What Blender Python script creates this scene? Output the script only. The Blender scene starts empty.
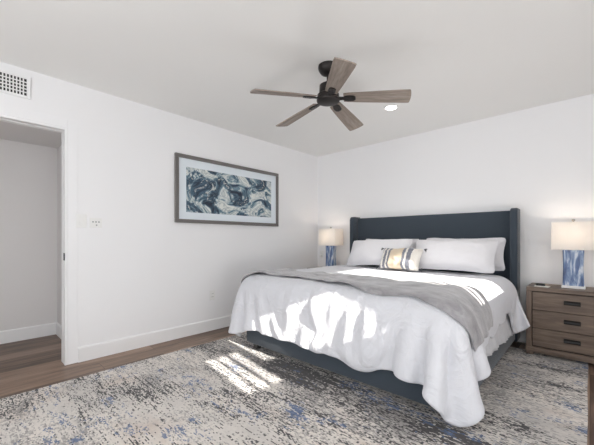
import bpy, bmesh, math, random
import numpy as np
from mathutils import Vector, Matrix, noise

# ------------------------------------------------------------------ set-up
SC = bpy.context.scene
COL = SC.collection
PI = math.pi
random.seed(11)

CAM_H = 1.12
cam_data = bpy.data.cameras.new('camera')
cam = bpy.data.objects.new('camera', cam_data)
COL.objects.link(cam)
SC.camera = cam
cam_data.sensor_width = 36
cam_data.lens = 314 / 594 * 36
cam_data.shift_y = (239 - 222.5) / 594
cam_data.clip_start = 0.05
cam.location = (0, 0, CAM_H)
cam.rotation_euler = (PI / 2, 0, math.radians(43.02))

SC.view_settings.view_transform = 'Standard'
SC.view_settings.look = 'None'
SC.view_settings.gamma = 1
SC.view_settings.use_curve_mapping = False
SC.view_settings.exposure = 0.18
SC.cycles.use_denoising = True
SC.cycles.max_bounces = 10
SC.cycles.diffuse_bounces = 6
SC.cycles.sample_clamp_indirect = 8

# room, metres
XW, YW = -3.40, 4.157          # picture wall, headboard wall
XR, YR = 1.75, -1.60           # window wall, wall behind the camera
ZC = 2.52

world = bpy.data.worlds.new('sky')
SC.world = world
world.use_nodes = True
bg = world.node_tree.nodes['Background']
bg.inputs[0].default_value = (0.86, 0.92, 1.0, 1)
bg.inputs[1].default_value = 2.0

SUN_DIR = Vector((-1.0, 0.15, -0.42))
sun_d = bpy.data.lights.new('sun', 'SUN')
sun_d.energy = 16.0
sun_d.angle = math.radians(0.5)
sun_d.color = (1.0, 0.95, 0.88)
sun = bpy.data.objects.new('sun', sun_d)
COL.objects.link(sun)
sun.location = (6, 0, 5)
sun.rotation_euler = SUN_DIR.to_track_quat('-Z', 'Y').to_euler()


def area(name, loc, direction, sx, sy, power, color):
    d = bpy.data.lights.new(name, 'AREA')
    d.shape = 'RECTANGLE'
    d.size, d.size_y = sx, sy
    d.energy = power
    d.color = color
    o = bpy.data.objects.new(name, d)
    COL.objects.link(o)
    o.location = loc
    o.rotation_euler = Vector(direction).to_track_quat('-Z', 'Y').to_euler()
    return o


# soft fill lights, added just inside the made-up rear and low side windows
area('rear_fill_light', (-0.9, YR + 0.03, 1.45), (0, 1, 0.3), 3.4, 1.7, 24, (1.0, 0.997, 0.99))
area('side_fill_light', (XR - 0.04, 0.25, 0.85), (-1, 0.0, 0.55), 2.6, 1.2, 62, (1.0, 0.995, 0.985))

# ------------------------------------------------------------------ helpers


def link(name, me, mat=None, parent=None, smooth=False):
    o = bpy.data.objects.new(name, me)
    COL.objects.link(o)
    if mat is not None:
        me.materials.append(mat)
    if parent is not None:
        o.parent = parent
    if smooth:
        for p in me.polygons:
            p.use_smooth = True
    return o


def obj(name, bm, mat, parent=None, smooth=False, autosmooth=None):
    bmesh.ops.recalc_face_normals(bm, faces=bm.faces[:])
    me = bpy.data.meshes.new(name)
    bm.to_mesh(me)
    bm.free()
    o = link(name, me, mat, parent, smooth or autosmooth is not None)
    if autosmooth is not None:
        me.set_sharp_from_angle(angle=math.radians(autosmooth))
    return o


def B():
    return bmesh.new()


def box(bm, x0, x1, y0, y1, z0, z1, bev=0.0, seg=2):
    r = bmesh.ops.create_cube(bm, size=1)
    vs = r['verts']
    for v in vs:
        v.co = Vector(((x0 + x1) / 2 + v.co.x * (x1 - x0), (y0 + y1) / 2 + v.co.y * (y1 - y0), (z0 + z1) / 2 + v.co.z * (z1 - z0)))
    if bev:
        es = list({e for v in vs for e in v.link_edges})
        bmesh.ops.bevel(bm, geom=es, offset=bev, segments=seg, affect='EDGES', profile=0.5)
    return vs


def lathe(bm, prof, segs=32, c=(0, 0, 0)):
    """prof: (r, z) pairs from one end to the other."""
    rings = []
    for r, z in prof:
        if r < 1e-5:
            rings.append([bm.verts.new((c[0], c[1], c[2] + z))])
        else:
            rings.append([bm.verts.new((c[0] + r * math.cos(2 * PI * k / segs), c[1] + r * math.sin(2 * PI * k / segs), c[2] + z)) for k in range(segs)])
    for a, b in zip(rings, rings[1:]):
        for k in range(segs):
            k2 = (k + 1) % segs
            if len(a) == 1 and len(b) == 1:
                continue
            if len(a) == 1:
                bm.faces.new((a[0], b[k], b[k2]))
            elif len(b) == 1:
                bm.faces.new((a[k], b[0], a[k2]))
            else:
                bm.faces.new((a[k], b[k], b[k2], a[k2]))


def prism(bm, outline, z0, z1):
    a = [bm.verts.new((x, y, z0)) for x, y in outline]
    b = [bm.verts.new((x, y, z1)) for x, y in outline]
    bm.faces.new(a)
    bm.faces.new(b[::-1])
    n = len(a)
    for k in range(n):
        bm.faces.new((a[k], a[(k + 1) % n], b[(k + 1) % n], b[k]))


def grid(bm, rows):
    vs = [[bm.verts.new(p) for p in row] for row in rows]
    for j in range(len(vs) - 1):
        for i in range(len(vs[0]) - 1):
            bm.faces.new((vs[j][i], vs[j][i + 1], vs[j + 1][i + 1], vs[j + 1][i]))
    return vs


def tag(o, label, cat, group=None):
    o['label'] = label
    o['category'] = cat
    if group:
        o['group'] = group
    return o


def thing(name, label, cat, loc=(0, 0, 0), rotz=0.0, group=None):
    o = bpy.data.objects.new(name, None)
    COL.objects.link(o)
    o.empty_display_size = 0.1
    o.location = loc
    o.rotation_euler = (0, 0, rotz)
    return tag(o, label, cat, group)


def struct(name, bm, mat, parent=None, label=None, **kw):
    o = obj(name, bm, mat, parent, **kw)
    if parent is None:
        o['kind'] = 'structure'
    if label:
        o['label'] = label
    return o


def dup(root, loc, rotz, label):
    r = root.copy()
    COL.objects.link(r)
    r.location = loc
    r.rotation_euler = (0, 0, rotz)
    r['label'] = label
    for ch in list(root.children):
        c = ch.copy()
        COL.objects.link(c)
        c.parent = r
        for g in list(ch.children):
            d = g.copy()
            COL.objects.link(d)
            d.parent = c
    return r


# ------------------------------------------------------------------ materials
def srgb(r, g, b):
    def f(c):
        c /= 255
        return c / 12.92 if c <= 0.04045 else ((c + 0.055) / 1.055) ** 2.4
    return (f(r), f(g), f(b), 1)


class NT:
    def __init__(self, name):
        self.mat = bpy.data.materials.new(name)
        self.mat.use_nodes = True
        self.t = self.mat.node_tree
        self.bsdf = self.t.nodes['Principled BSDF']
        self.out = self.t.nodes['Material Output']

    def n(self, typ, **props):
        nd = self.t.nodes.new(typ)
        for k, v in props.items():
            if k.startswith('i_'):
                nd.inputs[k[2:].replace('_', ' ')].default_value = v
            else:
                setattr(nd, k, v)
        return nd

    def l(self, a, b):
        self.t.links.new(a, b)

    def coord(self, kind='Object'):
        return self.n('ShaderNodeTexCoord').outputs[kind]

    def mapping(self, src, scale=(1, 1, 1), loc=(0, 0, 0), rot=(0, 0, 0)):
        m = self.n('ShaderNodeMapping')
        m.inputs['Scale'].default_value = scale
        m.inputs['Location'].default_value = loc
        m.inputs['Rotation'].default_value = rot
        self.l(src, m.inputs['Vector'])
        return m.outputs['Vector']

    def noise(self, vec, scale=5, detail=4, rough=0.5, dist=0.0):
        nd = self.n('ShaderNodeTexNoise')
        nd.inputs['Scale'].default_value = scale
        nd.inputs['Detail'].default_value = detail
        nd.inputs['Roughness'].default_value = rough
        nd.inputs['Distortion'].default_value = dist
        self.l(vec, nd.inputs['Vector'])
        return nd.outputs['Fac']

    def ramp(self, fac, stops, interp='LINEAR'):
        r = self.n('ShaderNodeValToRGB')
        r.color_ramp.interpolation = interp
        el = r.color_ramp.elements
        while len(el) < len(stops):
            el.new(0.5)
        for e, (p, c) in zip(el, stops):
            e.position = p
            e.color = c if len(c) == 4 else (*c, 1)
        self.l(fac, r.inputs['Fac'])
        return r.outputs['Color']

    def math(self, op, a, b=None, clamp=False):
        m = self.n('ShaderNodeMath', operation=op)
        m.use_clamp = clamp
        for k, v in enumerate((a, b)):
            if v is None:
                continue
            if isinstance(v, (int, float)):
                m.inputs[k].default_value = v
            else:
                self.l(v, m.inputs[k])
        return m.outputs[0]

    def mix(self, fac, a, b, blend='MIX'):
        m = self.n('ShaderNodeMix', data_type='RGBA', blend_type=blend)
        for sock, v in ((m.inputs[0], fac), (m.inputs[6], a), (m.inputs[7], b)):
            if isinstance(v, (int, float)):
                sock.default_value = v
            elif isinstance(v, tuple):
                sock.default_value = v
            else:
                self.l(v, sock)
        return m.outputs[2]

    def bump(self, h, strength=0.2, dist=0.01):
        b = self.n('ShaderNodeBump')
        b.inputs['Strength'].default_value = strength
        b.inputs['Distance'].default_value = dist
        self.l(h, b.inputs['Height'])
        self.l(b.outputs['Normal'], self.bsdf.inputs['Normal'])

    def base(self, v):
        if isinstance(v, tuple):
            self.bsdf.inputs['Base Color'].default_value = v
        else:
            self.l(v, self.bsdf.inputs['Base Color'])

    def set(self, **kw):
        for k, v in kw.items():
            self.bsdf.inputs[k.replace('_', ' ')].default_value = v


def paint(name, col, rough=0.6, bump=0.06, scale=180):
    m = NT(name)
    c = m.coord()
    nf = m.noise(c, scale, 3)
    lo = tuple(x * 0.985 for x in col[:3]) + (1,)
    m.base(m.mix(m.noise(c, 1.5, 2), lo, col))
    m.set(Roughness=rough)
    m.bump(nf, bump, 0.004)
    return m.mat


def plain(name, col, rough=0.5, metal=0.0, var=0.06, scale=25):
    m = NT(name)
    c = m.coord()
    lo = tuple(x * (1 - var) for x in col[:3]) + (1,)
    m.base(m.mix(m.noise(c, scale, 3), lo, col))
    m.set(Roughness=rough, Metallic=metal)
    return m.mat


def wood(name, dark, mid, light, axis='X', scale=1.0, rough=0.5):
    m = NT(name)
    c = m.coord()
    s = {'X': (1.2, 14, 14), 'Y': (14, 1.2, 14), 'Z': (14, 14, 1.2)}[axis]
    v = m.mapping(c, tuple(k * scale for k in s))
    a = m.noise(v, 2.2, 7, 0.62, 0.6)
    v2 = m.mapping(c, tuple(k * scale * 3.5 for k in s), (3, 1, 7))
    b = m.noise(v2, 3.0, 4, 0.6)
    f = m.math('ADD', m.math('MULTIPLY', a, 0.7), m.math('MULTIPLY', b, 0.3))
    m.base(m.ramp(f, [(0.33, dark), (0.5, mid), (0.68, light)]))
    m.set(Roughness=rough)
    m.bump(f, 0.15, 0.002)
    return m.mat


def fabric(name, col, weave=900, var=0.08, bump=0.15, rough=0.9, sheen=0.2, wr=0.0, wr_scale=7.0):
    m = NT(name)
    c = m.coord()
    w = m.noise(c, weave, 2)
    lo = tuple(x * (1 - var) for x in col[:3]) + (1,)
    m.base(m.mix(w, lo, col))
    m.set(Roughness=rough, Sheen_Weight=sheen)
    if wr:
        n1 = m.noise(c, wr_scale, 5, 0.55, 1.2)
        rid = m.math('ABSOLUTE', m.math('SUBTRACT', n1, 0.5))
        h = m.math('ADD', m.math('MULTIPLY', rid, wr), m.math('MULTIPLY', w, 0.006))
        m.bump(h, 0.55, 0.12)
    else:
        m.bump(w, bump, 0.003)
    return m.mat


WALL = paint('wall_paint', srgb(240, 240, 241))
CEIL = paint('ceiling_paint', srgb(242, 242, 240), 0.8)
TRIM = paint('trim_paint', srgb(240, 240, 240), 0.35, 0.02)
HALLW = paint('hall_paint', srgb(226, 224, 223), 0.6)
PLASTIC = plain('white_plastic', srgb(238, 238, 236), 0.35, 0, 0.03)
GREYPL = plain('grey_plastic', srgb(150, 152, 154), 0.4)
SLOT = plain('dark_slot', srgb(45, 45, 46), 0.6)
BRONZE = plain('oil_rubbed_bronze', srgb(48, 44, 43), 0.42, 0.55, 0.2)
BLACKM = plain('black_metal', srgb(36, 34, 34), 0.4, 0.4, 0.15)
NICKEL = plain('brushed_nickel', srgb(190, 186, 180), 0.3, 1.0)
CHROME = plain('steel_plate', srgb(120, 120, 120), 0.4, 0.8)
BLADEW = wood('weathered_blade_wood', srgb(112, 101, 93), srgb(146, 134, 124), srgb(172, 160, 150), 'X', 1.0, 0.55)
CASEW = wood('grey_brown_oak', srgb(80, 67, 58), srgb(112, 96, 84), srgb(136, 118, 104), 'X', 0.8, 0.5)
CASEWZ = wood('grey_brown_oak_upright', srgb(80, 67, 58), srgb(110, 94, 83), srgb(132, 115, 102), 'Z', 0.8, 0.5)
NAVY = fabric('navy_upholstery', srgb(58, 68, 78), 700, 0.25, 0.25, 0.92, 0.25)
LEGM = plain('dark_leg', srgb(28, 26, 26), 0.5)
DUVETM = fabric('white_duvet_cotton', srgb(216, 217, 222), 900, 0.02, 0.1, 0.9, 0.15, wr=0.5, wr_scale=5.0)
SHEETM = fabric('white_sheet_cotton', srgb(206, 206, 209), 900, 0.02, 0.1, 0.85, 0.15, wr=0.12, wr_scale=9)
PILLOWM = fabric('white_pillow_cotton', srgb(222, 221, 224), 900, 0.02, 0.1, 0.9, 0.15, wr=0.10, wr_scale=8)
MATTM = fabric('mattress_ticking', srgb(225, 225, 225), 500, 0.05)
TRIMDARK = fabric('pillow_dark_piping', srgb(60, 64, 72), 700, 0.1)


def throw_material():
    m = NT('grey_plush_throw')
    c = m.coord()
    big = m.noise(m.mapping(c, (5, 9, 5)), 1.6, 5, 0.6, 0.8)
    m.base(m.ramp(big, [(0.3, srgb(122, 120, 123)), (0.52, srgb(150, 148, 151)), (0.7, srgb(172, 170, 173))]))
    m.set(Roughness=0.85, Sheen_Weight=0.6)
    f = m.noise(c, 260, 2)
    m.bump(m.math('ADD', m.math('MULTIPLY', big, 0.25), m.math('MULTIPLY', f, 0.05)), 0.5, 0.05)
    return m.mat


THROWM = throw_material()


def floor_material():
    m = NT('grey_brown_floor_planks')
    c = m.coord()
    sep = m.n('ShaderNodeSeparateXYZ')
    m.l(c, sep.inputs[0])
    comb = m.n('ShaderNodeCombineXYZ')
    m.l(sep.outputs[1], comb.inputs[0])
    m.l(sep.outputs[0], comb.inputs[1])
    br = m.n('ShaderNodeTexBrick', offset=0.37, offset_frequency=2)
    br.inputs['Color1'].default_value = (0, 0, 0, 1)
    br.inputs['Color2'].default_value = (1, 1, 1, 1)
    br.inputs['Mortar'].default_value = (0.5, 0.5, 0.5, 1)
    br.inputs['Scale'].default_value = 1.0
    br.inputs['Mortar Size'].default_value = 0.0016
    br.inputs['Mortar Smooth'].default_value = 0.1
    br.inputs['Brick Width'].default_value = 1.35
    br.inputs['Row Height'].default_value = 0.18
    m.l(comb.outputs[0], br.inputs['Vector'])
    tone = br.outputs['Color']
    off = m.n('ShaderNodeVectorMath', operation='MULTIPLY_ADD')
    m.l(tone, off.inputs[0])
    off.inputs[1].default_value = (7, 3, 5)
    m.l(comb.outputs[0], off.inputs[2])
    g = m.noise(m.mapping(off.outputs[0], (1.3, 17, 5)), 2.0, 8, 0.65, 0.7)
    g2 = m.noise(m.mapping(off.outputs[0], (0.8, 4.0, 5)), 1.6, 3, 0.5, 0.5)
    f = m.math('ADD', m.math('MULTIPLY', g, 0.55), m.math('MULTIPLY', g2, 0.45))
    f = m.math('ADD', f, m.math('MULTIPLY', m.math('SUBTRACT', tone, 0.5), 0.20))
    colr = m.ramp(f, [(0.33, srgb(84, 66, 55)), (0.47, srgb(124, 101, 86)), (0.58, srgb(148, 123, 105)), (0.72, srgb(172, 147, 128))])
    m.base(m.mix(br.outputs['Fac'], colr, srgb(62, 50, 44)))
    m.set(Roughness=0.42)
    m.bump(f, 0.12, 0.002)
    return m.mat


FLOORM = floor_material()


def rug_material():
    m = NT('distressed_rug_pile')
    c = m.coord()
    # tufts: small woven cells, so marks have a stepped edge
    snap = m.n('ShaderNodeVectorMath', operation='SNAP')
    m.l(c, snap.inputs[0])
    snap.inputs[1].default_value = (0.013, 0.0065, 1.0)
    s = snap.outputs[0]
    sep = m.n('ShaderNodeSeparateXYZ')
    m.l(c, sep.inputs[0])
    X, Y = sep.outputs[0], sep.outputs[1]
    rowv = m.n('ShaderNodeTexWhiteNoise', noise_dimensions='2D')
    m.l(s, rowv.inputs['Vector'])
    tuft = rowv.outputs['Value']
    warm = m.noise(m.mapping(s, (1.0, 1.6, 1)), 1.5, 4, 0.6)
    cream = m.ramp(warm, [(0.34, srgb(194, 189, 184)), (0.5, srgb(214, 208, 201)), (0.68, srgb(226, 218, 209))])
    cream = m.mix(m.math('MULTIPLY', tuft, 0.17), cream, srgb(150, 144, 140))
    tan = m.noise(m.mapping(s, (0.9, 1.3, 1), (5, 2, 0)), 2.2, 5, 0.65)
    tanf = m.ramp(tan, [(0.54, (0, 0, 0)), (0.70, (1, 1, 1))])
    col = m.mix(m.math('MULTIPLY', tanf, 0.55), cream, srgb(186, 166, 152))

    def marks(base, scl, loc, nscale, det, rough, mscl, mloc, wd, wm, t0, t1, colour, amount, extra=None, jitter=0.10):
        d = m.noise(m.mapping(s, scl, loc), nscale, det, rough)
        g = m.noise(m.mapping(s, mscl, mloc), 1.4, 3, 0.6)
        f = m.math('ADD', m.math('MULTIPLY', d, wd), m.math('MULTIPLY', g, wm))
        f = m.math('ADD', f, m.math('MULTIPLY', m.math('SUBTRACT', tuft, 0.5), jitter))
        if extra is not None:
            f = m.math('ADD', f, extra)
        k = m.ramp(f, [(t0, (0, 0, 0)), (t1, (1, 1, 1))])
        return m.mix(m.math('MULTIPLY', k, amount), base, colour), k
    # bands of denser marks: along the bed foot, and beside the bed
    d1 = m.math('SUBTRACT', Y, 1.80)
    band = m.math('POWER', 2.718, m.math('MULTIPLY', m.math('MULTIPLY', d1, d1), -9.0))
    d2 = m.math('SUBTRACT', Y, 3.35)
    band2 = m.math('POWER', 2.718, m.math('MULTIPLY', m.math('MULTIPLY', d2, d2), -7.0))
    bands = m.math('ADD', band, m.math('MULTIPLY', band2, 0.6))
    # grey clouds of short dashes
    col, _ = marks(col, (12, 40, 1), (0, 0, 0), 1.5, 3, 0.7, (1.3, 1.9, 1), (11, 4, 0), 0.6, 0.55, 0.58, 0.66, srgb(134, 130, 128), 0.8, m.math('MULTIPLY', bands, 0.06))
    # charcoal flecks and the long dashes they gather into
    col, k = marks(col, (5.0, 42, 1), (2, 9, 0), 1.5, 6, 0.74, (0.8, 2.8, 1), (1, 17, 0), 0.64, 0.52, 0.645, 0.672, srgb(48, 45, 47), 0.95, m.math('MULTIPLY', bands, 0.085))
    # blue patches
    col, _ = marks(col, (8, 22, 1), (7, 31, 0), 1.3, 3, 0.6, (1.9, 2.6, 1), (21, 3, 0), 0.42, 0.70, 0.645, 0.675, srgb(78, 100, 138), 0.85)
    col, _ = marks(col, (1.6, 46, 1), (5, 3, 0), 1.2, 3, 0.55, (1.1, 1.4, 1), (9, 27, 0), 0.66, 0.50, 0.672, 0.70, srgb(50, 48, 50), 0.9, m.math('MULTIPLY', bands, 0.05), 0.16)
    m.base(col)
    m.set(Roughness=0.95, Sheen_Weight=0.2)
    m.bump(m.math('ADD', m.math('MULTIPLY', m.noise(c, 320, 2), 0.5), m.math('MULTIPLY', k, -0.3)), 0.4, 0.004)
    return m.mat


RUGM = rug_material()


def art_material():
    m = NT('abstract_swirl_print')
    c = m.coord()
    base = m.mapping(c, (1.0, 1.0, 1.35), (0.0, 3.3, 1.1))
    wn = m.n('ShaderNodeTexNoise')
    wn.inputs['Scale'].default_value = 2.0
    wn.inputs['Detail'].default_value = 1
    m.l(base, wn.inputs['Vector'])
    add = m.n('ShaderNodeVectorMath', operation='MULTIPLY_ADD')
    m.l(wn.outputs['Color'], add.inputs[0])
    add.inputs[1].default_value = (0.8, 0.8, 0.8)
    m.l(base, add.inputs[2])
    f = m.noise(add.outputs[0], 3.0, 6, 0.55, 1.6)
    g = m.noise(m.mapping(add.outputs[0], (1, 1, 1), (4, 2, 9)), 7.0, 5, 0.6, 2.2)
    col = m.ramp(f, [(0.36, srgb(36, 46, 62)), (0.44, srgb(54, 76, 96)), (0.49, srgb(120, 146, 158)), (0.53, srgb(206, 214, 214)), (0.62, srgb(228, 230, 224)), (0.72, srgb(150, 170, 176))])
    streak = m.ramp(g, [(0.44, (0, 0, 0)), (0.49, (1, 1, 1)), (0.52, (1, 1, 1)), (0.56, (0, 0, 0))])
    col = m.mix(m.math('MULTIPLY', streak, 0.55), col, srgb(86, 116, 134))
    st2 = m.ramp(g, [(0.58, (0, 0, 0)), (0.62, (1, 1, 1))])
    m.base(m.mix(m.math('MULTIPLY', st2, 0.7), col, srgb(220, 224, 220)))
    m.set(Roughness=0.25)
    return m.mat


ARTM = art_material()


def lamp_glaze():
    m = NT('blue_streaked_ceramic')
    c = m.coord()
    w = m.noise(m.mapping(c, (16, 16, 2.6)), 1.3, 6, 0.6, 1.6)
    m.base(m.ramp(w, [(0.32, srgb(50, 66, 106)), (0.44, srgb(88, 112, 154)), (0.52, srgb(142, 162, 192)), (0.60, srgb(212, 218, 226)), (0.70, srgb(110, 134, 172))]))
    m.set(Roughness=0.18, Coat_Weight=0.4)
    return m.mat


LAMPB = lamp_glaze()


def shade_material():
    m = NT('linen_lamp_shade')
    c = m.coord()
    w = m.noise(m.mapping(c, (300, 300, 500)), 1.0, 2)
    colr = m.mix(w, srgb(244, 241, 237), srgb(250, 248, 245))
    d = m.n('ShaderNodeBsdfDiffuse')
    t = m.n('ShaderNodeBsdfTranslucent')
    m.l(colr, d.inputs[0])
    m.l(colr, t.inputs[0])
    mx = m.n('ShaderNodeMixShader')
    mx.inputs[0].default_value = 0.5
    m.l(d.outputs[0], mx.inputs[1])
    m.l(t.outputs[0], mx.inputs[2])
    m.l(mx.outputs[0], m.out.inputs['Surface'])
    return m.mat


SHADEM = shade_material()


def glow(name, col, power):
    m = NT(name)
    m.base(col)
    m.bsdf.inputs['Emission Color'].default_value = col
    m.bsdf.inputs['Emission Strength'].default_value = power
    return m.mat


BULB = glow('lamp_bulb_glow', srgb(255, 232, 208), 10)
LENS = glow('downlight_lens_glow', srgb(255, 248, 238), 7)


def lumbar_material():
    m = NT('striped_woven_pillow')
    c = m.coord()
    sep = m.n('ShaderNodeSeparateXYZ')
    m.l(c, sep.inputs[0])
    wig = m.math('MULTIPLY', m.math('SUBTRACT', m.noise(m.mapping(c, (1, 1, 90)), 1.0, 1), 0.5), 0.018)
    x = m.math('ADD', m.math('ADD', sep.outputs[0], wig), 0.25)
    x = m.math('MULTIPLY', x, 2.0)
    NV, WH, TN = srgb(62, 74, 98), srgb(226, 222, 214), srgb(206, 188, 160)
    stripes = m.ramp(x, [(0.0, NV), (0.07, WH), (0.13, NV), (0.20, WH), (0.24, NV), (0.29, TN), (0.60, NV), (0.66, WH), (0.70, NV), (0.80, WH)], 'CONSTANT')
    kn = m.noise(m.mapping(c, (60, 60, 60)), 1.5, 2)
    m.base(m.mix(m.math('MULTIPLY', kn, 0.5), stripes, srgb(190, 184, 176)))
    m.set(Roughness=0.95, Sheen_Weight=0.2)
    m.bump(kn, 0.5, 0.006)
    return m.mat


LUMBM = lumbar_material()
MAT_WHITE = plain('picture_mat_board', srgb(226, 234, 240), 0.5, 0, 0.02)
FRAMEM = plain('pewter_picture_frame', srgb(122, 118, 116), 0.38, 0.35, 0.15, 60)
PAPER = plain('white_paper', srgb(235, 235, 230), 0.7, 0, 0.02)
PHONEM = plain('black_matt', srgb(24, 24, 26), 0.6)
FRINGE = fabric('rug_binding', srgb(205, 200, 192), 400, 0.1)

# ------------------------------------------------------------------ the room
DY0, DY1 = -0.95, 0.643        # doorway along the picture wall
DZ = 2.10
XH = -4.60                     # far wall of the passage
WT = 0.13
bm = B(); box(bm, XH - 0.1, XR + 0.1, YR - 0.1, YW + 0.1, -0.10, 0.0); struct('floor', bm, FLOORM)
bm = B(); box(bm, XW - WT, XR + 0.1, YR - 0.1, YW + 0.1, ZC, ZC + 0.1); struct('ceiling', bm, CEIL)
bm = B()
box(bm, XW - WT, XW, DY1, YW, 0, ZC)
box(bm, XW - WT, XW, YR, DY0, 0, ZC)
box(bm, XW - WT, XW, DY0, DY1, DZ, ZC)
struct('wall_left', bm, WALL)
bm = B(); box(bm, XW - WT, XR + 0.1, YW, YW + 0.1, 0, ZC); struct('wall_back', bm, WALL)


def wall_with_holes(bm, a0, a1, holes, put):
    """holes: (u0, u1, z0, z1) sorted along u."""
    u = a0
    for (h0, h1, z0, z1) in holes:
        put(bm, u, h0, 0, ZC)
        put(bm, h0, h1, 0, z0)
        put(bm, h0, h1, z1, ZC)
        u = h1
    put(bm, u, a1, 0, ZC)


SIDE_WINS = [(0.84, 1.22, 1.48, 1.86), (1.28, 1.53, 1.64, 2.12), (2.02, 2.88, 1.62, 2.40)]
bm = B()
wall_with_holes(bm, YR, YW, SIDE_WINS, lambda b, u0, u1, z0, z1: box(b, XR, XR + 0.1, u0, u1, z0, z1))
struct('wall_right', bm, WALL)
ADDED_REAR_WIN = (-2.6, 0.8, 0.6, 2.25)  # unseen opening, added to go with the rear fill light
bm = B()
wall_with_holes(bm, XW, XR, [ADDED_REAR_WIN], lambda b, u0, u1, z0, z1: box(b, u0, u1, YR - 0.1, YR, z0, z1))
struct('wall_rear', bm, WALL)

# passage beyond the doorway
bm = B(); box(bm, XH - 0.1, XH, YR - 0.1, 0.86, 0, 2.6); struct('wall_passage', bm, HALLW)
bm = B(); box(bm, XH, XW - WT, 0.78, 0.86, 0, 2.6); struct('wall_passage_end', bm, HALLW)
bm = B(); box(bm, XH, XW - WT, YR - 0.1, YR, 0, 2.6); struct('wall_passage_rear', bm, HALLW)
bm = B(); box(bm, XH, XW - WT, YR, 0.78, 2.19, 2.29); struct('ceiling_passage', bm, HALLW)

# windows on the unseen sides: frames with bars
for k, (y0, y1, z0, z1) in enumerate(SIDE_WINS):
    bm = B()
    f = 0.02
    box(bm, XR + 0.02, XR + 0.08, y0, y0 + f, z0, z1); box(bm, XR + 0.02, XR + 0.08, y1 - f, y1, z0, z1)
    box(bm, XR + 0.02, XR + 0.08, y0, y1, z0, z0 + f); box(bm, XR + 0.02, XR + 0.08, y0, y1, z1 - f, z1)
    for q, hb in (((0.33, 0.012), (0.64, 0.02)), (), ((0.075, 0.014), (0.20, 0.05)))[k]:
        yy = y0 + (y1 - y0) * q
        box(bm, XR + 0.03, XR + 0.07, yy - hb, yy + hb, z0, z1)
    struct('window_%d' % (k + 1), bm, TRIM)
# made-up window frame and blind on solid wall, added for the side fill
y0, y1, z0, z1 = -1.05, 1.55, 0.22, 1.46
bm = B()
for yy in (y0, (y0 + y1) / 2 - 0.025, y1 - 0.05):
    box(bm, XR - 0.02, XR, yy, yy + 0.05, z0, z1)
box(bm, XR - 0.02, XR, y0, y1, z0, z0 + 0.05); box(bm, XR - 0.02, XR, y0, y1, z1 - 0.05, z1)
w4 = struct('window_4', bm, TRIM)
bm = B(); box(bm, XR - 0.030, XR - 0.026, y0 + 0.02, y1 - 0.02, z0 + 0.02, z1); obj('added_roller_blind', bm, SHEETM, w4)
bm = B()
x0, x1, z0, z1 = ADDED_REAR_WIN
for xx in (x0, (2 * x0 + x1) / 3, (x0 + 2 * x1) / 3, x1 - 0.05):
    box(bm, xx, xx + 0.05, YR - 0.08, YR - 0.02, z0, z1)
box(bm, x0, x1, YR - 0.08, YR - 0.02, z0, z0 + 0.05); box(bm, x0, x1, YR - 0.08, YR - 0.02, z1 - 0.05, z1)
struct('window_5', bm, TRIM)  # frame of the made-up rear window, there for overall fill

# baseboards
BH = 0.137


def board(bm, p0, p1, nrm):
    (x0, y0), (x1, y1) = p0, p1
    nx, ny = nrm
    prof = [(0, 0), (0.014, 0), (0.014, BH - 0.012), (0.008, BH - 0.003), (0.003, BH), (0, BH)]
    a = [bm.verts.new((x0 + nx * d, y0 + ny * d, z)) for d, z in prof]
    b = [bm.verts.new((x1 + nx * d, y1 + ny * d, z)) for d, z in prof]
    bm.faces.new(a); bm.faces.new(b[::-1])
    for k in range(len(prof)):
        k2 = (k + 1) % len(prof)
        bm.faces.new((a[k], a[k2], b[k2], b[k]))


CW = 0.085
bm = B(); board(bm, (XW, DY1 + CW), (XW, YW), (1, 0)); board(bm, (XW, YR), (XW, DY0 - CW), (1, 0)); struct('baseboard_left', bm, TRIM)
bm = B(); board(bm, (XW, YW), (XR, YW), (0, -1)); struct('baseboard_back', bm, TRIM)
bm = B(); board(bm, (XR, YR), (XR, YW), (-1, 0)); struct('baseboard_right', bm, TRIM)
bm = B(); board(bm, (XH, YR), (XH, 0.78), (1, 0)); struct('baseboard_passage', bm, TRIM)
bm = B(); board(bm, (XH, 0.78), (XW - WT, 0.78), (0, -1)); struct('baseboard_passage_end', bm, TRIM)

# door casing, jamb lining and the latch plate in it
bm = B()
e = 0.003
box(bm, XW, XW + e, DY1 + 0.006, DY1 + CW, 0, DZ + CW, 0.002, 1)
box(bm, XW, XW + e, DY0 - CW, DY0 - 0.006, 0, DZ + CW, 0.002, 1)
box(bm, XW, XW + e, DY0 - 0.006, DY1 + 0.006, DZ + 0.006, DZ + CW, 0.002, 1)
struct('trim_1', bm, WALL)
bm = B()
j = 0.014
for a, b in ((XW - 0.052, XW + 0.004), (XW - WT - 0.004, XW - 0.078)):
    box(bm, a, b, DY1 - j, DY1, 0, DZ, 0.002, 1)
    box(bm, a, b, DY0, DY0 + j, 0, DZ, 0.002, 1)
    box(bm, a, b, DY0 + j, DY1 - j, DZ - j, DZ, 0.002, 1)
jamb = struct('trim_2', bm, TRIM)
bm = B(); box(bm, XW - 0.036, XW + 0.0055, DY1 - j - 0.003, DY1 - j + 0.001, 0.93, 0.995); struct('strike_plate', bm, SLOT, jamb)

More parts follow.
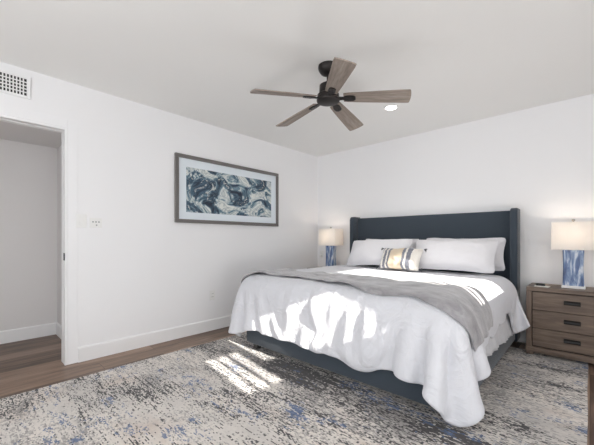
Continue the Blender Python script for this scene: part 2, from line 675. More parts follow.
# ------------------------------------------------------------------ things fixed to wall and ceiling
# vent
VY0, VY1, VZ0, VZ1 = 0.02, 0.372, 2.298, 2.436
v = thing('air_vent', 'white metal air vent grille high on the wall over the doorway', 'vent', (XW, 0, 0))
bm = B(); box(bm, 0.0005, 0.003, VY0, VY1, VZ0, VZ1); obj('backing', bm, SLOT, v)
bm = B()
box(bm, 0.001, 0.012, VY0 - 0.025, VY0, VZ0 - 0.022, VZ1 + 0.022, 0.002, 1); box(bm, 0.001, 0.012, VY1, VY1 + 0.025, VZ0 - 0.022, VZ1 + 0.022, 0.002, 1)
box(bm, 0.001, 0.012, VY0, VY1, VZ1, VZ1 + 0.022, 0.002, 1); box(bm, 0.001, 0.012, VY0, VY1, VZ0 - 0.022, VZ0, 0.002, 1)
obj('frame', bm, TRIM, v)
bm = B()
n = 17
for k in range(1, n):
    yy = VY0 + (VY1 - VY0) * k / n
    box(bm, 0.004, 0.011, yy - 0.0042, yy + 0.0042, VZ0, VZ1)
obj('vertical_louvers', bm, PLASTIC, v)
bm = B()
for k in range(1, 5):
    zz = VZ0 + (VZ1 - VZ0) * k / 5
    box(bm, 0.0035, 0.008, VY0, VY1, zz - 0.004, zz + 0.004)
obj('horizontal_louvers', bm, PLASTIC, v)

# picture
PY0, PY1, PZ0, PZ1 = 1.63, 3.21, 1.305, 2.085
p = thing('framed_picture', 'wide framed print of swirling blue and white paint above the bare wall', 'picture', (XW, (PY0 + PY1) / 2, (PZ0 + PZ1) / 2))
hw, hh = (PY1 - PY0) / 2, (PZ1 - PZ0) / 2
bm = B()
fw = 0.042
for (a0, a1, b0, b1) in ((-hw, hw, hh - fw, hh), (-hw, hw, -hh, -hh + fw), (-hw, -hw + fw, -hh + fw, hh - fw), (hw - fw, hw, -hh + fw, hh - fw)):
    box(bm, 0.002, 0.034, a0, a1, b0, b1, 0.004, 2)
obj('frame', bm, FRAMEM, p)
bm = B(); box(bm, 0.004, 0.016, -hw + fw - 0.005, hw - fw + 0.005, -hh + fw - 0.005, hh - fw + 0.005); obj('mat_board', bm, MAT_WHITE, p)
bm = B(); box(bm, 0.0155, 0.0175, -hw + 0.135, hw - 0.135, -hh + 0.125, hh - 0.135); obj('print', bm, ARTM, p)

# switch, control, outlets
s = thing('light_switch', 'white rocker light switch on the wall beside the doorway', 'switch', (XW, 0.752, 1.285))
bm = B(); box(bm, 0.001, 0.007, -0.042, 0.042, -0.06, 0.06, 0.003, 2); obj('cover_plate', bm, PLASTIC, s)
bm = B(); box(bm, 0.006, 0.011, -0.017, 0.017, -0.034, 0.034, 0.002, 2); obj('rocker', bm, PLASTIC, s)
s = thing('wall_control', 'tiny white wall control with grey buttons next to the light switch', 'control', (XW, 0.868, 1.272))
bm = B(); box(bm, 0.001, 0.008, -0.05, 0.05, -0.045, 0.045, 0.004, 2); obj('cover_plate', bm, PLASTIC, s)
for yy, zz in ((-0.024, 0.008), (0, 0.008), (0.024, 0.008), (0.005, -0.022)):
    bm = B(); box(bm, 0.007, 0.011, yy - 0.006, yy + 0.006, zz - 0.006, zz + 0.006, 0.002, 2); obj('button', bm, GREYPL, s)


def outlet(loc, rotz, label):
    s = thing('wall_outlet', label, 'outlet', loc, rotz)
    bm = B(); box(bm, 0.001, 0.007, -0.037, 0.037, -0.06, 0.06, 0.003, 2); obj('cover_plate', bm, PLASTIC, s)
    for zz in (-0.02, 0.02):
        bm = B(); box(bm, 0.006, 0.0095, -0.017, 0.017, zz - 0.014, zz + 0.014, 0.004, 2)
        r = obj('receptacle', bm, PLASTIC, s)
        bm = B(); box(bm, 0.009, 0.0098, -0.008, -0.005, zz - 0.004, zz + 0.006); box(bm, 0.009, 0.0098, 0.005, 0.008, zz - 0.004, zz + 0.006)
        obj('slots', bm, SLOT, r)
    return s


outlet((XW, 2.115, 0.43), 0, 'white wall outlet low on the picture wall near the bed corner')
o2 = outlet((-3.31, YW, 0.86), -PI / 2, 'white wall outlet with a plug above the far nightstand')
bm = B(); box(bm, 0.0095, 0.045, -0.016, 0.016, -0.036, -0.002, 0.005, 2); obj('plug', bm, PLASTIC, o2)

# recessed light
d = thing('recessed_light', 'small round recessed ceiling light switched on', 'light', (-1.547, 3.124, ZC))
bm = B(); lathe(bm, [(0.058, -0.001), (0.058, -0.006), (0.066, -0.008), (0.076, -0.004), (0.077, -0.001), (0.058, -0.001)], 36); obj('trim_ring', bm, TRIM, d, autosmooth=40)
bm = B(); lathe(bm, [(0, -0.005), (0.058, -0.005), (0.058, -0.0015), (0, -0.0015)], 36); obj('lens', bm, LENS, d)
dl = bpy.data.lights.new('downlight', 'AREA'); dl.shape = 'DISK'; dl.size = 0.11; dl.energy = 3; dl.spread = math.radians(115); dl.color = (1.0, 0.97, 0.93)
do = bpy.data.objects.new('downlight', dl); COL.objects.link(do); do.parent = d; do.location = (0, 0, -0.012)

# ceiling fan
f = thing('ceiling_fan', 'dark bronze ceiling fan with five weathered wood blades', 'fan', (-1.549, 2.030, ZC))
bm = B(); lathe(bm, [(0, -0.001), (0.080, -0.001), (0.082, -0.014), (0.077, -0.036), (0.060, -0.060), (0.034, -0.074), (0.016, -0.078), (0, -0.078)], 36); obj('canopy', bm, BRONZE, f, autosmooth=40)
bm = B(); lathe(bm, [(0, -0.07), (0.0125, -0.07), (0.0125, -0.15), (0, -0.15)], 20); obj('downrod', bm, BRONZE, f, autosmooth=40)
bm = B(); lathe(bm, [(0, -0.128), (0.022, -0.128), (0.026, -0.144), (0.058, -0.150), (0.070, -0.158), (0.073, -0.225), (0.088, -0.236), (0.090, -0.264), (0.084, -0.270), (0, -0.270)], 40); obj('motor_housing', bm, BRONZE, f, autosmooth=35)
bm = B(); lathe(bm, [(0, -0.269), (0.090, -0.269), (0.094, -0.278), (0.090, -0.290), (0.070, -0.298), (0, -0.301)], 40); obj('bottom_cap', bm, BRONZE, f, autosmooth=35)


def blade_outline():
    pts = []
    N = 14
    for k in range(N + 1):
        t = k / N
        r = 0.125 + (0.625 - 0.125) * t
        w = 0.047 + (0.074 - 0.047) * (t ** 0.8)
        if t > 0.97:
            w *= 0.97
        pts.append((r, w))
    tip = [(0.631, 0.055), (0.635, 0.025), (0.636, 0.0)]
    up = [(r, w) for r, w in pts] + tip
    lo = [(r, -w) for r, w in up[:-1]][::-1]
    return up + lo


blade_me = iron_me = None
for k in range(5):
    a = math.radians(29 + 72 * k)
    mtx = Matrix.Rotation(a, 4, 'Z') @ Matrix.Translation((0, 0, -0.258)) @ Matrix.Rotation(math.radians(5), 4, 'Y') @ Matrix.Rotation(math.radians(-14), 4, 'X')
    if blade_me is None:
        bm = B(); prism(bm, blade_outline(), -0.004, 0.004)
        bl = obj('blade', bm, BLADEW, f); blade_me = bl.data
        bm = B()
        prism(bm, [(0.062, -0.022), (0.12, -0.014), (0.14, -0.026), (0.165, -0.030), (0.205, -0.026), (0.22, -0.012), (0.22, 0.012), (0.205, 0.026), (0.165, 0.030), (0.14, 0.026), (0.12, 0.014), (0.062, 0.022)], -0.0125, -0.0035)
        for (px, py) in ((0.155, 0.014), (0.155, -0.014), (0.2, 0)):
            lathe(bm, [(0, -0.016), (0.005, -0.0155), (0.006, -0.012), (0, -0.012)], 10, (px, py, 0))
        ir = obj('blade_bracket', bm, BLACKM, bl); iron_me = ir.data
    else:
        bl = link('blade', blade_me, None, f); ir = link('blade_bracket', iron_me, None, bl)
    bl.matrix_local = mtx

# ------------------------------------------------------------------ rug
RX0, RX1, RY0, RY1 = -3.00, -0.012, -0.15, 3.88
bm = B()
nx, ny = 60, 80
rows = []
for jy in range(ny + 1):
    row = []
    for ix in range(nx + 1):
        x = RX0 + (RX1 - RX0) * ix / nx; y = RY0 + (RY1 - RY0) * jy / ny
        ex = 0.006 * noise.noise((y * 1.7, 3.1, 0)) * (1 if ix in (0, nx) else 0)
        row.append((x + ex, y, 0.0075))
    rows.append(row)
vs = grid(bm, rows)
ext = bmesh.ops.extrude_face_region(bm, geom=bm.faces[:])
for g in ext['geom']:
    if isinstance(g, bmesh.types.BMVert):
        g.co.z = 0.0005
rug = obj('area_rug', bm, RUGM)
tag(rug, 'large distressed cream, grey and blue rug spread under the bed', 'rug')

# ------------------------------------------------------------------ bed
BX0, BX1, BY0 = -2.56, -0.565, 1.985
HX0, HX1 = -2.585, -0.546
bed = thing('bed', 'king bed upholstered in dark navy fabric with winged headboard', 'bed', (-1.5655, 3.0, 0))


def loc_bm(bm, ox=-1.5655, oy=3.0):
    bmesh.ops.translate(bm, verts=bm.verts[:], vec=(-ox, -oy, 0))
    return bm


bm = B(); box(bm, BX0, BX1, BY0, BY0 + 0.055, 0.075, 0.31, 0.014, 3); obj('foot_rail', loc_bm(bm), NAVY, bed, autosmooth=50)
for x in (BX0, BX1 - 0.055):
    bm = B(); box(bm, x, x + 0.055, BY0 + 0.056, 4.0, 0.075, 0.31, 0.014, 3); obj('side_rail', loc_bm(bm), NAVY, bed, autosmooth=50)
bm = B(); box(bm, BX0 + 0.056, BX1 - 0.056, BY0 + 0.06, 3.99, 0.22, 0.29); obj('slat_deck', loc_bm(bm), LEGM, bed)
bm = B(); box(bm, HX0 + 0.066, HX1 - 0.066, 4.015, 4.095, 0.08, 1.425, 0.012, 3); obj('headboard', loc_bm(bm), NAVY, bed, autosmooth=50)
for x, sgn in ((HX0, 1), (HX1 - 0.065, -1)):
    bm = B()
    # wing: rounded upper front corner, runs down to the floor
    R = 0.05
    y0, y1, zt, zb = 3.90, 4.10, 1.445, 0.06
    o = [(y1, zb), (y1, zt)] + [(y0 + R - R * math.sin(t * PI / 2 / 6), zt - R + R * math.cos(t * PI / 2 / 6)) for t in range(7)] + [(y0, zb)]
    a = [bm.verts.new((x, yy, zz)) for yy, zz in o]; b = [bm.verts.new((x + 0.065, yy, zz)) for yy, zz in o]
    bm.faces.new(a); bm.faces.new(b[::-1])
    for k in range(len(o)):
        bm.faces.new((a[k], a[(k + 1) % len(o)], b[(k + 1) % len(o)], b[k]))
    bmesh.ops.recalc_face_normals(bm, faces=bm.faces[:])
    bmesh.ops.bevel(bm, geom=[e for e in bm.edges if len(e.link_faces) == 2 and e.calc_face_angle() > 0.6], offset=0.012, segments=3, affect='EDGES', profile=0.5)
    obj('headboard_wing', loc_bm(bm), NAVY, bed, autosmooth=50)
for (x, y) in ((BX0 + 0.05, BY0 + 0.05), (BX1 - 0.11, BY0 + 0.05), (BX0 + 0.05, 3.8), (BX1 - 0.11, 3.8), (-1.60, BY0 + 0.3), (-1.60, 3.2)):
    bm = B(); box(bm, x, x + 0.06, y, y + 0.06, 0.0085 if y < 3.85 else 0.0, 0.10 if x != -1.60 else 0.225, 0.006, 1); obj('leg', loc_bm(bm), LEGM, bed)

bm = B(); box(bm, -2.50, -0.64, 2.06, 3.99, 0.292, 0.685, 0.07, 5)
m_ = obj('mattress', bm, MATTM, None, autosmooth=60)
tag(m_, 'thick white mattress on the navy bed under the bedding', 'mattress')

# sheet hanging out below the duvet on the window side
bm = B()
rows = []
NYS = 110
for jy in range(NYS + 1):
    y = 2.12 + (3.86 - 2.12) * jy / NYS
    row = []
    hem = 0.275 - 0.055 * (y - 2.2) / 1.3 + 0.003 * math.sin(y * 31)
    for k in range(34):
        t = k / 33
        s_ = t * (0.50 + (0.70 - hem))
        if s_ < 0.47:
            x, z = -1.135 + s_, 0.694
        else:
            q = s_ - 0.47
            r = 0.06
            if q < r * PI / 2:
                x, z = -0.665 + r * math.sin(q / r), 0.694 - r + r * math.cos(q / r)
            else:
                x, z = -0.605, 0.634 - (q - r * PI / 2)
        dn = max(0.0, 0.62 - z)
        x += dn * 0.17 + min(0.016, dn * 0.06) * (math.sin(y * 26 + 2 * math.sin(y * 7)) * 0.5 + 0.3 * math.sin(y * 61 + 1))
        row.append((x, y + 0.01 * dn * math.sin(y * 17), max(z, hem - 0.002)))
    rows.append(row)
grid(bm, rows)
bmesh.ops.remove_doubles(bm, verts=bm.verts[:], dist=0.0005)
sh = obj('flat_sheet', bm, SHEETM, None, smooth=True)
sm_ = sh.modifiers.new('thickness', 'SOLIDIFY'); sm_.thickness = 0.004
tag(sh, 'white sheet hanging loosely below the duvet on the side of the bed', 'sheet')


# ---- the duvet: a cloth grid that falls over the bed (position-based dynamics)
def sstep(a, b, t):
    t = np.clip((t - a) / (b - a), 0, 1)
    return t * t * (3 - 2 * t)


def blur_noise(ny, nx, s, seed):
    r = np.random.default_rng(seed).normal(size=(ny, nx))
    for ax in (0, 1):
        w = s[ax] if isinstance(s, tuple) else s
        k = int(w * 3)
        ker = np.exp(-0.5 * (np.arange(-k, k + 1) / w) ** 2)
        ker /= ker.sum()
        r = np.apply_along_axis(lambda q: np.convolve(np.pad(q, k, mode='wrap'), ker, 'valid'), ax, r)
    return r / r.std()


ML, MR = -2.54, -0.575          # mattress sides the cloth hangs over
CELL = 0.024
Y_HEAD, FRONT = 3.72, 0.41
Y_FOOT = 2.0 - FRONT
LEFT_DROP, RIGHT_DROP = 0.43, 0.335
GX0, GX1 = ML - LEFT_DROP, MR + RIGHT_DROP
NYD = int(round((Y_HEAD - Y_FOOT) / CELL))
NXD = int(round((GX1 - GX0) / CELL))
X_KEEP = -1.0


def right_drop(y):
    w = sstep(2.02, 2.30, y) * (1 - sstep(3.36, 3.50, y))
    return (RIGHT_DROP + 0.09 * sstep(3.3, 3.5, y)) * (1 - w) + (0.275 - 0.075 * (y - 2.3)) * w + (0.018 * np.sin(y * 19) + 0.008 * np.sin(y * 43)) * w


def make_duvet():
    J, I = np.meshgrid(np.arange(NYD + 1), np.arange(NXD + 1), indexing='ij')
    y = Y_FOOT + (Y_HEAD - Y_FOOT) * J / NYD
    x = GX0 + (GX1 - GX0) * I / NXD
    x = np.where(x > X_KEEP, X_KEEP + (MR + right_drop(y) - X_KEEP) * (x - X_KEEP) / (GX1 - X_KEEP), x)
    cw = np.clip(1 - np.minimum(x - GX0, GX1 - x) / 0.55, 0, 1)
    cw = cw * cw * (3 - 2 * cw)
    fv = np.clip((2.0 - y) / FRONT, 0, 1)
    y = np.where(y < 2.0, 2.0 - fv * (FRONT + 0.00 * cw + 0.010 * np.sin(x * 14)), y)
    for side in (-1, 1):
        u = np.clip((x - MR) / RIGHT_DROP if side > 0 else (ML - x) / LEFT_DROP, 0, None)
        v = np.clip((2.0 - y) / 0.41, 0, None)
        m = (u > 0) & (v > 0)
        sc = np.where(m, np.maximum(u, v) / np.maximum(u ** 5 + v ** 5, 1e-9) ** (1 / 5), 1)
        x = np.where(m, MR + (x - MR) * sc if side > 0 else ML - (ML - x) * sc, x)
        y = np.where(m, 2.0 - (2.0 - y) * sc, y)
    flat = np.stack([x, y, np.zeros_like(x)], -1).astype(np.float32)
    P = flat.copy()
    P[..., 2] = 0.80 + 0.004 * blur_noise(NYD + 1, NXD + 1, 2, 1)
    # the quilt is cut fuller than the bed, so it puckers
    g = 1.008 + 0.020 * np.clip(blur_noise(NYD + 1, NXD + 1, 5, 2), -1, 2)
    front = 1 - sstep(1.95, 2.2, y)
    g += 0.05 * front * np.clip(blur_noise(NYD + 1, NXD + 1, 2.6, 4), 0, 2)
    g += 0.06 * front * np.clip(blur_noise(NYD + 1, NXD + 1, (6, 1.8), 21), 0, 2)
    g += 0.014 * np.clip(blur_noise(NYD + 1, NXD + 1, 2.2, 14), 0, 2)
    g = g.astype(np.float32)
    cons = []

    def add(sa, sb, k):
        L = np.linalg.norm(flat[sa] - flat[sb], axis=-1) * 0.5 * (g[sa] + g[sb])
        cons.append((sa, sb, L.astype(np.float32), k))

    def pairs(n, d):
        for c in range(2 * d):
            a = np.arange(c, n - d, 2 * d)
            if len(a):
                yield slice(c, int(a[-1]) + 1, 2 * d), slice(c + d, int(a[-1]) + d + 1, 2 * d)
    ny, nx = P.shape[:2]
    full = slice(None)
    for d, k in ((1, 1.0), (3, 0.02)):
        for a, b in pairs(nx, d):
            add((full, a), (full, b), k)
        for a, b in pairs(ny, d):
            add((a, full), (b, full), k)
    for a, b in pairs(ny, 1):
        add((a, slice(0, nx - 1)), (b, slice(1, nx)), 0.2)
        add((a, slice(1, nx)), (b, slice(0, nx - 1)), 0.2)
    solids = [((ML - 0.18, 1.985, 0.2), (MR + 0.015, 4.0, 0.715), 0.15), ((BX0, BY0, 0.05), (BX1, 4.0, 0.32), 0.02)]
    solids = [(np.array([(a + b) / 2 for a, b in zip(lo, hi)], np.float32), np.array([(b - a) / 2 for a, b in zip(lo, hi)], np.float32), r) for lo, hi, r in solids]
    eye = np.eye(3, dtype=np.float32)

    def collide(P, O):
        for c, h, r in solids:
            q = P - c
            a = np.abs(q) - (h - r)
            mo = np.maximum(a, 0)
            ln = np.sqrt((mo * mo).sum(-1))
            ins = a.max(-1)
            pen = 0.012 + r - np.where(ins > 0, ln, ins)
            m = pen > 0
            if m.any():
                n = np.where((ins[m] > 0)[:, None], mo[m] / np.maximum(ln[m], 1e-9)[:, None], eye[np.argmax(a[m], -1)]) * np.sign(q[m])
                Q = P[m] + n * pen[m][:, None]
                dv = Q - O[m]
                P[m] = Q - (dv - n * (dv * n).sum(-1, keepdims=True)) * 0.6
        m = P[..., 2] < 0.02
        if m.any():
            Q = P[m]
            Q[:, :2] -= (Q[:, :2] - O[m][:, :2]) * 0.7
            Q[:, 2] = 0.02
            P[m] = Q
    dt = 1 / 60
    V = np.zeros_like(P)
    pin = flat[..., 1] > Y_HEAD - 0.03
    for st in range(STEPS):
        O = P.copy()
        V[..., 2] -= 2.5 * dt
        V *= 0.965 if st < STEPS * 0.7 else 0.9
        P = P + V * dt
        P[pin] = O[pin]
        if st < 60:
            P[pin, 2] = np.maximum(O[pin, 2] - 0.004, 0.728)
        for it in range(16):
            for a, b, L, k in cons:
                A, Bq = P[a], P[b]
                d = Bq - A
                ln = np.sqrt(np.einsum('ijk,ijk->ij', d, d))
                d *= (k * 0.5 * (ln - L) / np.maximum(ln, 1e-6))[..., None]
                A += d
                Bq -= d
            if it % 2:
                collide(P, O)
        V = (P - O) / dt
        sp = np.sqrt((V * V).sum(-1))
        V *= np.minimum(1, 3.0 / np.maximum(sp, 1e-6))[..., None]
    return P


def soften(A, n):
    for _ in range(n):
        Q = A.copy()
        Q[1:-1] = (A[:-2] + 2 * A[1:-1] + A[2:]) / 4
        A = Q.copy()
        A[:, 1:-1] = (Q[:, :-2] + 2 * Q[:, 1:-1] + Q[:, 2:]) / 4
    return A


def make_throw(P):
    """A blanket that follows the settled duvet over part of it."""
    tx0, tx1 = ML - 0.20, MR + 0.15
    nx = int((tx1 - tx0) / 0.022)
    ny = 22
    j, i = np.meshgrid(np.arange(ny + 1), np.arange(nx + 1), indexing='ij')
    X = tx0 + (tx1 - tx0) * i / nx
    t = j / ny
    Y0 = 2.15 - 0.10 * sstep(-1.7, -1.0, X) + 0.015 * np.sin(X * 5) + 0.012 * np.sin(X * 13 + 1) - 0.05 * sstep(-1.9, -2.7, X)
    Y1 = 2.55 + 0.06 * sstep(-1.3, -0.8, X) + 0.02 * np.sin(X * 4 + 1) + 0.010 * np.sin(X * 15)
    Y = Y0 * (1 - t) + Y1 * t
    jj = np.clip((Y - Y_FOOT) / (Y_HEAD - Y_FOOT) * NYD, 0, NYD - 1e-4)
    xx = np.where(X > X_KEEP, X_KEEP + (X - X_KEEP) * (GX1 - X_KEEP) / (MR + right_drop(Y) - X_KEEP), X)
    ii = np.clip((xx - GX0) / (GX1 - GX0) * NXD, 0, NXD - 1e-4)

    def look(A):
        a, b = jj.astype(int), ii.astype(int)
        fa, fb = (jj - a)[..., None], (ii - b)[..., None]
        return (A[a, b] * (1 - fb) + A[a, b + 1] * fb) * (1 - fa) + (A[a + 1, b] * (1 - fb) + A[a + 1, b + 1] * fb) * fa
    Q = look(soften(P.astype(float), 6))
    R_ = look(P.astype(float))
    n = np.cross(np.gradient(Q, axis=1), np.gradient(Q, axis=0))
    n /= np.linalg.norm(n, axis=-1, keepdims=True)
    off = ((R_ - Q) * n).sum(-1)
    wr = 0.006 * blur_noise(ny + 1, nx + 1, 3, 8) + 0.005 * blur_noise(ny + 1, nx + 1, 1.5, 9)
    return Q + n * (np.maximum(off, 0) + 0.037 + np.clip(wr, -0.006, 0.02))[..., None]


def draped(name, pts, mat, thick):
    bm = B()
    grid(bm, [[tuple(float(c_) for c_ in p_) for p_ in row] for row in pts])
    me = bpy.data.meshes.new(name)
    bm.to_mesh(me)
    bm.free()
    o = link(name, me, mat, None, True)
    m1 = o.modifiers.new('smooth', 'SMOOTH'); m1.factor = 0.5; m1.iterations = 1
    m1 = o.modifiers.new('fill', 'SOLIDIFY'); m1.thickness = thick; m1.offset = 1
    m1 = o.modifiers.new('round', 'SUBSURF'); m1.levels = 1; m1.render_levels = 1
    return o


STEPS = 420
DUVET_P = make_duvet()
dv = draped('duvet', DUVET_P, DUVETM, 0.026)
tag(dv, 'white cotton duvet draped over the foot of the bed', 'duvet')
tw = draped('throw_blanket', make_throw(DUVET_P), THROWM, 0.014)
tag(tw, 'grey plush throw laid across the white duvet', 'throw')


# ------------------------------------------------------------------ pillows
def pillow_bm(w, h, t, seed, flange=0.0, n=44, wrinkle=0.016, pinch=0.085):
    """Lies in local x (width) and z (height), thickness along y."""
    bm = B()
    fr, bk = [], []
    m = n * 2 // 3
    for j_ in range(m + 1):
        v_ = -1 + 2 * j_ / m
        ra, rb = [], []
        for i_ in range(n + 1):
            u_ = -1 + 2 * i_ / n
            rc = (abs(u_) ** 9 + abs(v_) ** 9) ** (1 / 9)
            rc = max(abs(u_), abs(v_)) / rc if rc > 1e-6 else 1.0
            x = w / 2 * u_ * rc * (1 - pinch * (1 - v_ * v_) * abs(u_) ** 3)
            z = h / 2 * v_ * rc * (1 - pinch * 1.3 * (1 - u_ * u_) * abs(v_) ** 3)
            iu = min(1, abs(u_) / (1 - flange / w * 2)) if flange else abs(u_)
            iv = min(1, abs(v_) / (1 - flange / h * 2)) if flange else abs(v_)
            p_ = (max(0.0, (1 - iu ** 2.6)) * max(0.0, (1 - iv ** 2.6))) ** 0.55
            edge = 0.003
            q = Vector((u_ * 3.0 + seed, v_ * 2.2, seed * 1.7))
            wr = wrinkle * (noise.noise(q) + 0.6 * abs(noise.noise(q * 2.3)) - 0.2) * min(1, 3 * p_ + 0.25)
            a_ = math.atan2(abs(v_) - 1.0, abs(u_) - 1.0)
            wr += 0.5 * wrinkle * math.sin(a_ * 22 + seed) * math.exp(-((abs(u_) - 1) ** 2 + (abs(v_) - 1) ** 2) * 7) * min(1, 4 * p_)
            th = t / 2 * p_ + edge
            sag = 0.012 * noise.noise(Vector((u_ * 1.5, v_ * 1.2, seed)))
            ra.append((x, -(th + wr) + sag, z + 0.006 * noise.noise(Vector((u_ * 4, seed, 1)))))
            rb.append((x, (th + wr * 0.6) + sag, z + 0.006 * noise.noise(Vector((u_ * 4, seed, 1)))))
        fr.append(ra); bk.append(rb)
    A = grid(bm, fr); Bk = grid(bm, bk)
    rim = lambda V: V[0][:] + [r[-1] for r in V[1:]] + V[-1][-2::-1] + [r[0] for r in V[-2:0:-1]]
    ra, rb = rim(A), rim(Bk)
    for k in range(len(ra)):
        bm.faces.new((ra[k], ra[(k + 1) % len(ra)], rb[(k + 1) % len(ra)], rb[k]))
    return bm


def place_pillow(name, label, cx, ybot, ztop_lean, w, h, t, seed, mat, tilt, zb=0.774, flange=0.02, roll=0.0, yaw=0.0, group=None, cat='pillow'):
    bm = pillow_bm(w, h, t, seed, flange)
    bmesh.ops.translate(bm, verts=bm.verts[:], vec=(0, 0, h / 2))
    o = obj(name, bm, mat, None, smooth=True)
    o.location = (cx, ybot, zb)
    o.rotation_euler = (math.radians(-tilt), math.radians(roll), math.radians(yaw))
    tag(o, label, cat, group)
    return o


PG = 'white bed pillows leaning on the headboard'
place_pillow('bed_pillow', 'white pillow behind another one, against the navy headboard near the notepad nightstand', -1.065, 3.875, 0, 0.87, 0.375, 0.17, 2.2, PILLOWM, 9, group=PG)
place_pillow('bed_pillow', 'white pillow leaning at the back of the bed, nearest the far nightstand', -1.95, 3.875, 0, 0.80, 0.365, 0.16, 5.4, PILLOWM, 9, group=PG)
place_pillow('bed_pillow', 'plump white pillow in front, on the notepad nightstand side of the bed', -1.10, 3.53, 0, 0.88, 0.42, 0.215, 8.1, PILLOWM, 34, group=PG)
place_pillow('bed_pillow', 'plump white pillow in front, on the picture side of the bed', -1.985, 3.53, 0, 0.88, 0.42, 0.215, 13.3, PILLOWM, 34, group=PG, roll=-2)
lp = place_pillow('lumbar_pillow', 'small oblong pillow with navy and cream stripes lying before the white pillows', -1.59, 3.36, 0, 0.50, 0.28, 0.14, 21.0, LUMBM, 30, flange=0.0, yaw=-3)
for sx in (-1, 1):
    for z in (0.012, 0.268):
        bm = B()
        random.seed(int(z * 1000) + sx)
        for q in range(14):
            a = random.uniform(-0.9, 0.9); b_ = random.uniform(-0.7, 0.7); L = random.uniform(0.028, 0.042)
            p0 = Vector((sx * 0.246, 0, z)); p1 = p0 + Vector((sx * math.cos(a) * L, b_ * 0.012, math.sin(a) * L * 0.8 + (0.006 if z < 0.1 else -0.01)))
            w_ = 0.0016
            A = [bm.verts.new(p0 + Vector(d_)) for d_ in ((0, -w_, -w_), (0, w_, -w_), (0, w_, w_), (0, -w_, w_))]
            Bv = [bm.verts.new(p1 + Vector(d_)) for d_ in ((0, -w_, -w_), (0, w_, -w_), (0, w_, w_), (0, -w_, w_))]
            bm.faces.new(A); bm.faces.new(Bv[::-1])
            for k in range(4):
                bm.faces.new((A[k], A[(k + 1) % 4], Bv[(k + 1) % 4], Bv[k]))
        obj('tassel', bm, TRIMDARK, lp)


# ------------------------------------------------------------------ nightstands
NW, ND, NH = 0.675, 0.39, 0.657


def nightstand(loc, label):
    t = thing('nightstand', label, 'nightstand', loc, 0, 'three drawer nightstands')
    x0, x1, y0, y1 = -NW / 2, NW / 2, 0.0, ND
    bm = B()
    box(bm, x0, x1, y0 + 0.004, y1, NH - 0.038, NH, 0.004, 2)
    obj('top', bm, CASEW, t)
    for xs in (x0, x1 - 0.042):
        bm = B(); box(bm, xs, xs + 0.042, y0, y1, 0.045, NH - 0.038, 0.003, 1); obj('side_panel', bm, CASEWZ, t)
    bm = B(); box(bm, x0 + 0.042, x1 - 0.042, y1 - 0.02, y1 - 0.005, 0.07, NH - 0.038); obj('back_panel', bm, CASEW, t)
    bm = B()
    box(bm, x0 - 0.004, x1 + 0.004, y0 - 0.012, y0 + 0.03, 0.034, 0.085, 0.004, 1)
    box(bm, x0 + 0.042, x1 - 0.042, y0 + 0.03, y1 - 0.02, 0.045, 0.085)
    obj('base_rail', bm, CASEW, t)
    bm = B(); box(bm, x0 + 0.042, x1 - 0.042, y0 + 0.03, y0 + 0.036, 0.085, NH - 0.038); obj('drawer_divider', bm, LEGM, t)
    zs = [0.092, 0.266, 0.440, 0.614]
    for k in range(3):
        bm = B(); box(bm, x0 + 0.048, x1 - 0.048, y0 + 0.010, y0 + 0.029, zs[k] + 0.003, zs[k + 1] - 0.003, 0.003, 1)
        # butcher-block seams inside the front
        dr = obj('drawer', bm, CASEW, t)
        dr.location = (0.0, 0, 0)
        zc = (zs[k] + zs[k + 1]) / 2 + 0.008
        bm = B()
        # cup pull: plate with a curved hood
        rows = []
        for a in range(9):
            th = a / 8 * PI * 0.62
            rows.append([(sx_ * 0.056, 0.0095 - 0.022 * math.sin(th), zc + 0.018 - 0.03 * (1 - math.cos(th)) * 0.75) for sx_ in (-1, -0.95, -0.5, 0, 0.5, 0.95, 1)])
        grid(bm, rows)
        box(bm, -0.058, 0.058, 0.0065, 0.0095, zc - 0.02, zc + 0.02, 0.001, 1)
        box(bm, -0.057, -0.054, -0.011, 0.0095, zc - 0.014, zc + 0.018); box(bm, 0.054, 0.057, -0.011, 0.0095, zc - 0.014, zc + 0.018)
        obj('handle', bm, BLACKM, dr)
    for sx in (-1, 1):
        for yy in (0.012, ND - 0.06):
            bm = B()
            xx = sx * (NW / 2 - 0.03)
            box(bm, xx - 0.028, xx + 0.028, yy - (0.012 if yy < 0.1 else 0), yy + 0.05, 0.009 if (yy < 0.1 and sx == RUGSIDE) else 0.0, 0.05, 0.003, 1)
            obj('foot', bm, CASEWZ, t)
    return t


RUGSIDE = -1
n1 = nightstand((-0.1175, 3.76, 0), 'grey brown wooden nightstand under the lamp and notepad')
RUGSIDE = 1
n2 = nightstand((-2.965, 3.76, 0), 'grey brown wooden nightstand in the room corner, half hidden behind the bed')


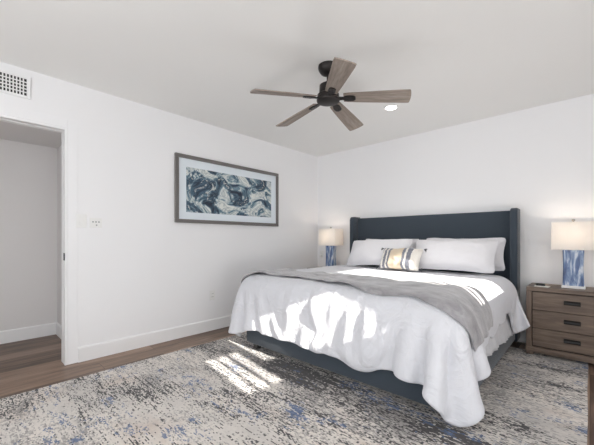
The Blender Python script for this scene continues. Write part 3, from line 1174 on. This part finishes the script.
# ------------------------------------------------------------------ lamps
def lamp(loc, label):
    t = thing('table_lamp', label, 'lamp', loc, 0, 'bedside lamps')
    bm = B(); box(bm, -0.085, 0.085, -0.055, 0.055, 0.0, 0.024, 0.003, 2); obj('plinth', bm, TRIM, t)
    bm = B()
    # slab body with softly waisted sides
    rows = []
    N = 12
    for k in range(N + 1):
        s_ = k / N
        hwx = 0.077 - 0.004 * math.sin(PI * s_); hwy = 0.044 - 0.002 * math.sin(PI * s_)
        z = 0.024 + s_ * 0.335
        r = 0.006
        rows.append([(hwx - r, -hwy, z), (hwx, -hwy + r, z), (hwx, hwy - r, z), (hwx - r, hwy, z), (-hwx + r, hwy, z), (-hwx, hwy - r, z), (-hwx, -hwy + r, z), (-hwx + r, -hwy, z)])
    vs = [[bm.verts.new(q) for q in r_] for r_ in rows]
    for a, b_ in zip(vs, vs[1:]):
        for k in range(8):
            bm.faces.new((a[k], a[(k + 1) % 8], b_[(k + 1) % 8], b_[k]))
    bm.faces.new(vs[0]); bm.faces.new(vs[-1])
    obj('body', bm, LAMPB, t, autosmooth=30)
    bm = B(); lathe(bm, [(0, 0.359), (0.018, 0.359), (0.018, 0.372), (0.009, 0.376), (0.009, 0.40), (0.016, 0.402), (0.016, 0.44), (0, 0.44)], 20); obj('socket', bm, NICKEL, t, autosmooth=40)
    bm = B()
    for sx in (-1, 1):
        pts = [(sx * 0.012, 0.405), (sx * 0.05, 0.45), (sx * 0.05, 0.56), (0.0, 0.618)]
        for (xa, za), (xb, zb) in zip(pts, pts[1:]):
            dx, dz = xb - xa, zb - za
            L = math.hypot(dx, dz); nx_, nz_ = -dz / L * 0.002, dx / L * 0.002
            A = [bm.verts.new(q) for q in ((xa + nx_, -0.002, za + nz_), (xa - nx_, -0.002, za - nz_), (xa - nx_, 0.002, za - nz_), (xa + nx_, 0.002, za + nz_))]
            Bv = [bm.verts.new(q) for q in ((xb + nx_, -0.002, zb + nz_), (xb - nx_, -0.002, zb - nz_), (xb - nx_, 0.002, zb - nz_), (xb + nx_, 0.002, zb + nz_))]
            bm.faces.new(A); bm.faces.new(Bv[::-1])
            for k in range(4):
                bm.faces.new((A[k], A[(k + 1) % 4], Bv[(k + 1) % 4], Bv[k]))
    obj('harp', bm, NICKEL, t)
    bm = B(); lathe(bm, [(0, 0.44), (0.014, 0.445), (0.022, 0.465), (0.03, 0.495), (0.026, 0.525), (0.012, 0.54), (0, 0.542)], 20); obj('bulb', bm, BULB, t, smooth=True)
    # rectangular hardback shade with rounded corners, open top and bottom
    bm = B()
    def loop(hx, hy, r, z):
        out = []
        for cx_, cy_, a0 in ((hx - r, hy - r, 0), (-hx + r, hy - r, 90), (-hx + r, -hy + r, 180), (hx - r, -hy + r, 270)):
            for q in range(4):
                a = math.radians(a0 + q * 30)
                out.append((cx_ + r * math.cos(a), cy_ + r * math.sin(a), z))
        return out
    z0, z1 = 0.363, 0.621
    Ls = [[bm.verts.new(q) for q in L_] for L_ in (loop(0.16, 0.118, 0.012, z0), loop(0.155, 0.113, 0.012, z1), loop(0.1525, 0.1105, 0.010, z1), loop(0.1575, 0.1155, 0.010, z0))]
    for a, b_ in zip(Ls, Ls[1:] + Ls[:1]):
        for k in range(16):
            bm.faces.new((a[k], a[(k + 1) % 16], b_[(k + 1) % 16], b_[k]))
    obj('shade', bm, SHADEM, t, autosmooth=50)
    bm = B()
    box(bm, -0.153, 0.153, -0.002, 0.002, 0.616, 0.619); box(bm, -0.002, 0.002, -0.111, 0.111, 0.616, 0.619)
    obj('shade_spider', bm, NICKEL, t)
    bm = B(); lathe(bm, [(0, 0.618), (0.006, 0.618), (0.005, 0.628), (0.012, 0.634), (0.014, 0.643), (0.009, 0.652), (0, 0.655)], 20); obj('finial', bm, NICKEL, t, smooth=True)
    ld = bpy.data.lights.new('lamp_light', 'POINT')
    ld.energy = LAMP_W
    ld.color = (1.0, 0.85, 0.70)
    ld.shadow_soft_size = 0.03
    lo = bpy.data.objects.new('lamp_light', ld); COL.objects.link(lo); lo.parent = t; lo.location = (0, 0, 0.53)
    return t


LAMP_W = 3.6
lamp((-0.115, 3.955, NH), 'lit table lamp with blue streaked base on the notepad nightstand')
lamp((-2.965, 3.955, NH), 'lit table lamp with blue base in the room corner beyond the bed')

# notepad and phone
bm = B(); box(bm, -0.055, 0.055, -0.04, 0.04, 0, 0.006, 0.001, 1)
npd = obj('notepad', bm, PAPER); npd.location = (-0.34, 3.865, NH + 0.0005); npd.rotation_euler = (0, 0, -0.15)
tag(npd, 'small white notepad lying on the nightstand beside the lamp', 'notepad')
ph = thing('remote_control', 'small black remote lying on the white notepad', 'remote', (-0.355, 3.875, NH + 0.007), 0.1)
bm = B(); box(bm, -0.036, 0.036, -0.020, 0.020, 0, 0.019, 0.005, 3); obj('case', bm, PHONEM, ph, autosmooth=60)
bm = B()
for q in range(4):
    box(bm, -0.026 + q * 0.014, -0.018 + q * 0.014, -0.004, 0.004, 0.0185, 0.0200, 0.0005, 1)
obj('keypad', bm, SLOT, ph)
